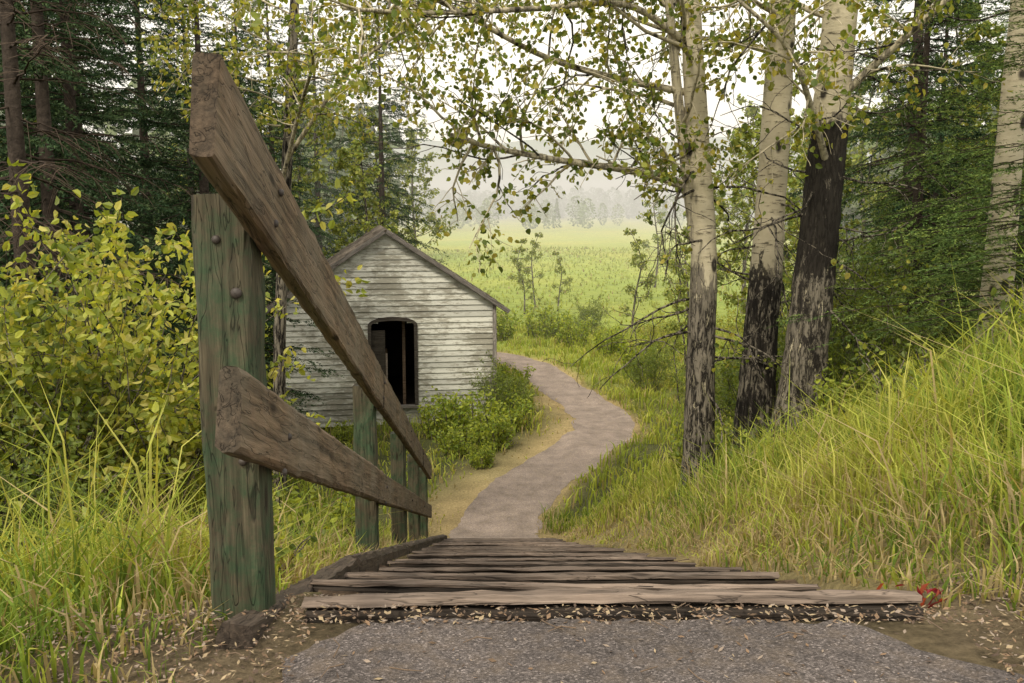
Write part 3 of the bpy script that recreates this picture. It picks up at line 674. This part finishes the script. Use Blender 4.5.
# ------------------------------------------------------------------ grass
def grass(name, x0, x1, y0, y1, n, hgt, wid, pal, seed, lean=.5):
    rg = np.random.RandomState(seed)
    x = rg.uniform(x0, x1, n); y = rg.uniform(y0, y1, n)
    vis = np.abs(x) < (y * .62 + 1.6); x, y = x[vis], y[vis]
    d, sd = pdist(x, y)
    st_ = (x > xl(y) - .06) & (x < xr(y) + .02 + .08 * vn(x, y, 2, 3)) & (y < 14.0)
    st_ |= (y < 2.2) & (x > -.60 - .08 * vn(x, y, 5, 1)) & (x < 1.08 + .12 * vn(x, y, 4, 2))
    hh = (x > X0 - .9) & (x < X1 + .1) & (y > YF - .1) & (y < YB + .6)
    keep = ~st_ & ~hh & (d > .62 + .12 * vn(x, y, 3, 6))
    lw = np.where((sd < 0) & (y < 25), 1.7, .75) + .5 * vn(x, y, .8, 5)
    near = sm(.45, 1.0, d / lw)
    keep &= rg.rand(len(x)) < (.12 + .88 * near)
    pn = vn(x, y, 1.7, 9); keep &= rg.rand(len(x)) < .35 + .9 * pn
    es = np.minimum(np.abs(x - xl(y)), np.abs(x - xr(y) - .1)); edge = np.where(y < 14, sm(0, .8, es), 1)
    x, y, near, pn, edge = x[keep], y[keep], near[keep], pn[keep], edge[keep]; n = len(x)
    z = H(x, y) - .02
    h = hgt * rg.uniform(.35, 1.15, n) * (.35 + 1.1 * vn(x, y, 1.3, 12)) * (.25 + .75 * near) * (.25 + .75 * edge)
    a = rg.uniform(0, 6.28, n) ; le = lean * rg.uniform(.1, 1.2, n) * h
    dx, dy = np.cos(a) * le, np.sin(a) * le; w = wid * rg.uniform(.6, 1.3, n)
    b = rg.uniform(0, 6.28, n); wx, wy = np.cos(b) * w * .5, np.sin(b) * w * .5
    v = np.stack([np.stack([x - wx, y - wy, z], 1), np.stack([x + wx, y + wy, z], 1),
                  np.stack([x + dx * .28 + wx * .8, y + dy * .28 + wy * .8, z + h * .6], 1), np.stack([x + dx * .28 - wx * .8, y + dy * .28 - wy * .8, z + h * .6], 1),
                  np.stack([x + dx, y + dy, z + h * rg.uniform(.7, 1.0, n)], 1)], 1)
    pal = np.array(pal); pick = np.clip((vn(x, y, 1.1, 21) * 1.2 - .1 + rg.normal(size=n) * .3) * len(pal), 0, len(pal) - 1).astype(int)
    c = pal[pick] * rg.uniform(.75, 1.25, n)[:, None]
    dry = (rg.rand(n) < .08 + .45 * (1 - near) + .5 * (1 - edge))[:, None]
    c = np.where(dry, np.array([.38, .31, .17]) * rg.uniform(.6, 1.2, n)[:, None], c)
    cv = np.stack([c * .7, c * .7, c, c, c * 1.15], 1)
    k = np.arange(n)[:, None] * 5; mb = MB()
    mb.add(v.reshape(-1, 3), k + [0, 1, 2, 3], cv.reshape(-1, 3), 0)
    f = (k + [3, 2, 4]); mb.l.append(f.ravel()); mb.t.append(np.full(n, 3)); mb.m.append(np.full(n, 0)); mb.sm.append(np.full(n, False))
    return mb.obj(name, [M_grass])
PGR = [(.11, .17, .035), (.15, .215, .04), (.21, .275, .048), (.28, .325, .058), (.35, .37, .085)]
PGF = [(.21, .27, .05), (.28, .34, .06), (.35, .39, .075), (.41, .41, .11)]
grass('grass', -4.5, -.6, 1.0, 7, 45000, .42, .008, PGR, 61, .8)
grass('grass', .9, 5.5, 1.2, 7, 65000, .36, .008, PGR, 62, 1.0)
grass('tall_grass', 1.35, 4.2, 2.2, 7.0, 2000, .70, .010, PGF, 63, .9)
grass('tall_grass', -3.2, -.75, 2.0, 6, 1500, .7, .009, PGF, 66, .9)
grass('grass', -9, 10, 7, 15, 75000, .36, .014, PGR + PGF, 64, .7)
grass('grass', -14, 18, 15, 40, 100000, .34, .03, PGF, 65, .7)
grass('meadow_grass', -45, 60, 40, 110, 30000, .34, .10, [(.28, .33, .07), (.32, .36, .08), (.36, .39, .10), (.25, .31, .065)], 67, .9)

# leaf litter
n = 20000; rg = np.random.RandomState(71)
x = rg.uniform(-1.1, 1.9, n); y = 1.3 + rg.rand(n) * 1.15
onas = (x > -.44) & (x < .98) & (y < 2.0); keep = ~onas | (rg.rand(n) < .06)
x, y = x[keep], y[keep]; z = np.where(y < 2.1, np.maximum(H(x, y), TOP + .012 * (np.abs(x - .3) < .75)), H(x, y)) + .006
C1 = np.stack([x, y, z], 1)
n = 9000; y = S0 + rg.rand(n) * 9; x = xl(y) + rg.rand(n) * 1.56; e = np.floor((y - S0) / RUN); edge = np.abs((x - xl(y)) / 1.56 - .5) * 2; keep = (rg.rand(n) < .15 + edge ** 2)
z = TOP - (e + 1) * RISE - .02; C2 = np.stack([x, y, z], 1)[keep]
C = np.concatenate([C1, C2]); n = len(C); a = rg.uniform(0, 6.28, n); s = rg.uniform(.003, .0105, n); w = s * rg.uniform(.12, .6, n)
ax = np.stack([np.cos(a) * s, np.sin(a) * s, rg.uniform(-.2, .5, n) * s], 1); bx = np.stack([-np.sin(a) * w, np.cos(a) * w, rg.uniform(-.4, .4, n) * w], 1)
v = np.stack([C - ax, C - bx, C + ax, C + bx], 1).reshape(-1, 3)
pal = np.array([(.21, .14, .09), (.13, .09, .06), (.32, .25, .16), (.09, .065, .05), (.26, .21, .17)]); c = pal[rg.randint(0, 5, n)]
mb = MB(); mb.add(v, np.arange(4 * n).reshape(-1, 4), np.repeat(c, 4, axis=0))
tw = np.random.RandomState(9)
for q in range(26):
    x = tw.uniform(-.9, 1.6); y = tw.uniform(1.75, 2.12); a = tw.uniform(0, 6.28); l = tw.uniform(.03, .11); z = max(HS(x, y), TOP + .014) + .008
    tube(mb, [(x, y, z), (x + l * .5 * math.cos(a), y + l * .5 * math.sin(a), z + .004), (x + l * math.cos(a + .3), y + l * math.sin(a + .3), z)], [.0018, .0015, .001], 4, (.15, .11, .08))
mb.obj('leaf_litter', [M_litter])

# ------------------------------------------------------------------ distant forest and hills, haze tinted into their colours
def far_trees(name, n, y0, y1, xs, h0, h1, pal, seed, gap=None):
    rg = np.random.RandomState(seed); mb = MB(); V = []; Cc = []
    for q in range(n):
        y = rg.uniform(y0, y1); x = rg.uniform(-1, 1) * xs * y
        if gap and gap(x, y): continue
        h = rg.uniform(h0, h1); r = h * rg.uniform(.16, .28); m = 240; con = rg.rand() < .2
        t = rg.rand(m) ** .9; a = rg.uniform(0, 6.28, m)
        rr = r * ((1 - t) if con else np.sqrt(np.clip(1 - (2 * t - 1) ** 2, 0, 1)) * 1.3) * rg.uniform(.5, 1.05, m)
        c = np.stack([x + rr * np.cos(a), y + rr * np.sin(a), HS(x, y) + .5 + t * h], 1)
        s = h * .045; d1 = unit(np.stack([np.cos(a), np.sin(a), -.5 + rg.normal(size=m) * .4], 1)) * s; d2 = unit(np.cross(d1, rg.normal(size=(m, 3)))) * s * .8
        V.append(np.stack([c - d1, c - d2, c + d1, c + d2], 1)); pc = np.array(pal[rg.randint(len(pal))]); Cc.append(np.repeat(pc * rg.uniform(.85, 1.15, (m, 1)), 4, axis=0))
    V = np.concatenate(V).reshape(-1, 3); mb.add(V, np.arange(len(V)).reshape(-1, 4), np.concatenate(Cc)); return mb.obj(name, [M_far])
far_trees('distant_treeline', 180, 190, 270, .75, 4, 7, [(.20, .26, .12), (.24, .29, .13), (.18, .23, .11)], 81)
far_trees('distant_forest', 600, 380, 580, .8, 10, 14, [(.18, .23, .16), (.20, .25, .17), (.17, .22, .15)], 82)  # palette greyed and blued as baked aerial haze
far_trees('side_treeline', 240, 60, 120, 1.0, 8, 14, [(.12, .16, .07), (.15, .19, .08)], 83, gap=lambda x, y: -.14 < x / y < .30)
def hill(name, y0, hx, col, seed, dep=500):
    xs = np.linspace(-1400, 1400, 180); ys = np.linspace(0, dep, 24); V = []; 
    for y in ys:
        t = y / dep
        hh = hx * (.55 + .6 * vn(xs, 0, .004, seed) + .12 * vn(xs, 0, .02, seed) + .05 * vn(xs, y, .1, seed)) * math.sin(min(t * 1.6, 1) * math.pi / 2)
        V.append(np.stack([xs, np.full(180, y0 + y), hh - 2], 1))
    i = np.arange(23)[:, None] * 180 + np.arange(179)[None]; mb = MB()
    mb.add(np.concatenate(V), np.stack([i, i + 1, i + 181, i + 180], -1).reshape(-1, 4), col, 0, True); mb.obj(name, [M_hill])
hill('hills', 650, 75, (.20, .24, .20), 2)
hill('hills', 1250, 130, (.24, .28, .26), 5, 700)  # farther ridge paler and bluer, painted haze on top of the volume
# smoky haze lying over the valley
mz, nt, out = newmat('smoke_haze'); g = N(nt)
vs = g.n('ShaderNodeVolumeScatter'); vs.inputs['Color'].default_value = (1, 1, .98, 1); vs.inputs['Density'].default_value = .0042; vs.inputs['Anisotropy'].default_value = .0
g.L(vs.outputs[0], out.inputs['Volume'])
mb = MB(); box(mb, (-900, 30, -8), (900, 2200, 22)); mb.obj('haze', [mz])

# ------------------------------------------------------------------ light, sky, camera
w = bpy.data.worlds.new('World'); scene.world = w; w.use_nodes = True; nt = w.node_tree; nt.nodes.clear(); g = N(nt)
EL, AZ = math.radians(50), math.radians(-150)   # azimuth from +Y, clockwise
sky = g.n('ShaderNodeTexSky', sky_type='NISHITA', sun_disc=False); sky.sun_elevation = EL; sky.sun_rotation = AZ; sky.dust_density = 5; sky.air_density = 1.2
c = g.mix(.82, sky.outputs[0], (11.4, 10.7, 9.3))
bg = g.n('ShaderNodeBackground'); bg.inputs[1].default_value = .15; g.L(c, bg.inputs[0])
o = g.n('ShaderNodeOutputWorld'); g.L(bg.outputs[0], o.inputs[0])
sd_ = bpy.data.lights.new('sun', 'SUN'); sd_.energy = 2.9; sd_.angle = math.radians(9); sd_.color = (1, .90, .72)
so = bpy.data.objects.new('sun', sd_); scene.collection.objects.link(so)
dv = Vector((math.sin(AZ) * math.cos(EL), math.cos(AZ) * math.cos(EL), math.sin(EL))); so.rotation_euler = dv.to_track_quat('Z', 'Y').to_euler(); so.location = dv * 60
cam = bpy.data.cameras.new('camera'); cam.lens = 33.4; cam.sensor_width = 36; cam.clip_end = 6000; cam.clip_start = .05
co = bpy.data.objects.new('camera', cam); scene.collection.objects.link(co); co.location = (0, 0, CAMZ); co.rotation_euler = (math.radians(82), 0, 0)
scene.camera = co
scene.view_settings.view_transform = 'Standard'; scene.view_settings.look = 'None'; scene.view_settings.exposure = 0
print('polys', sum(len(m.polygons) for m in bpy.data.meshes))
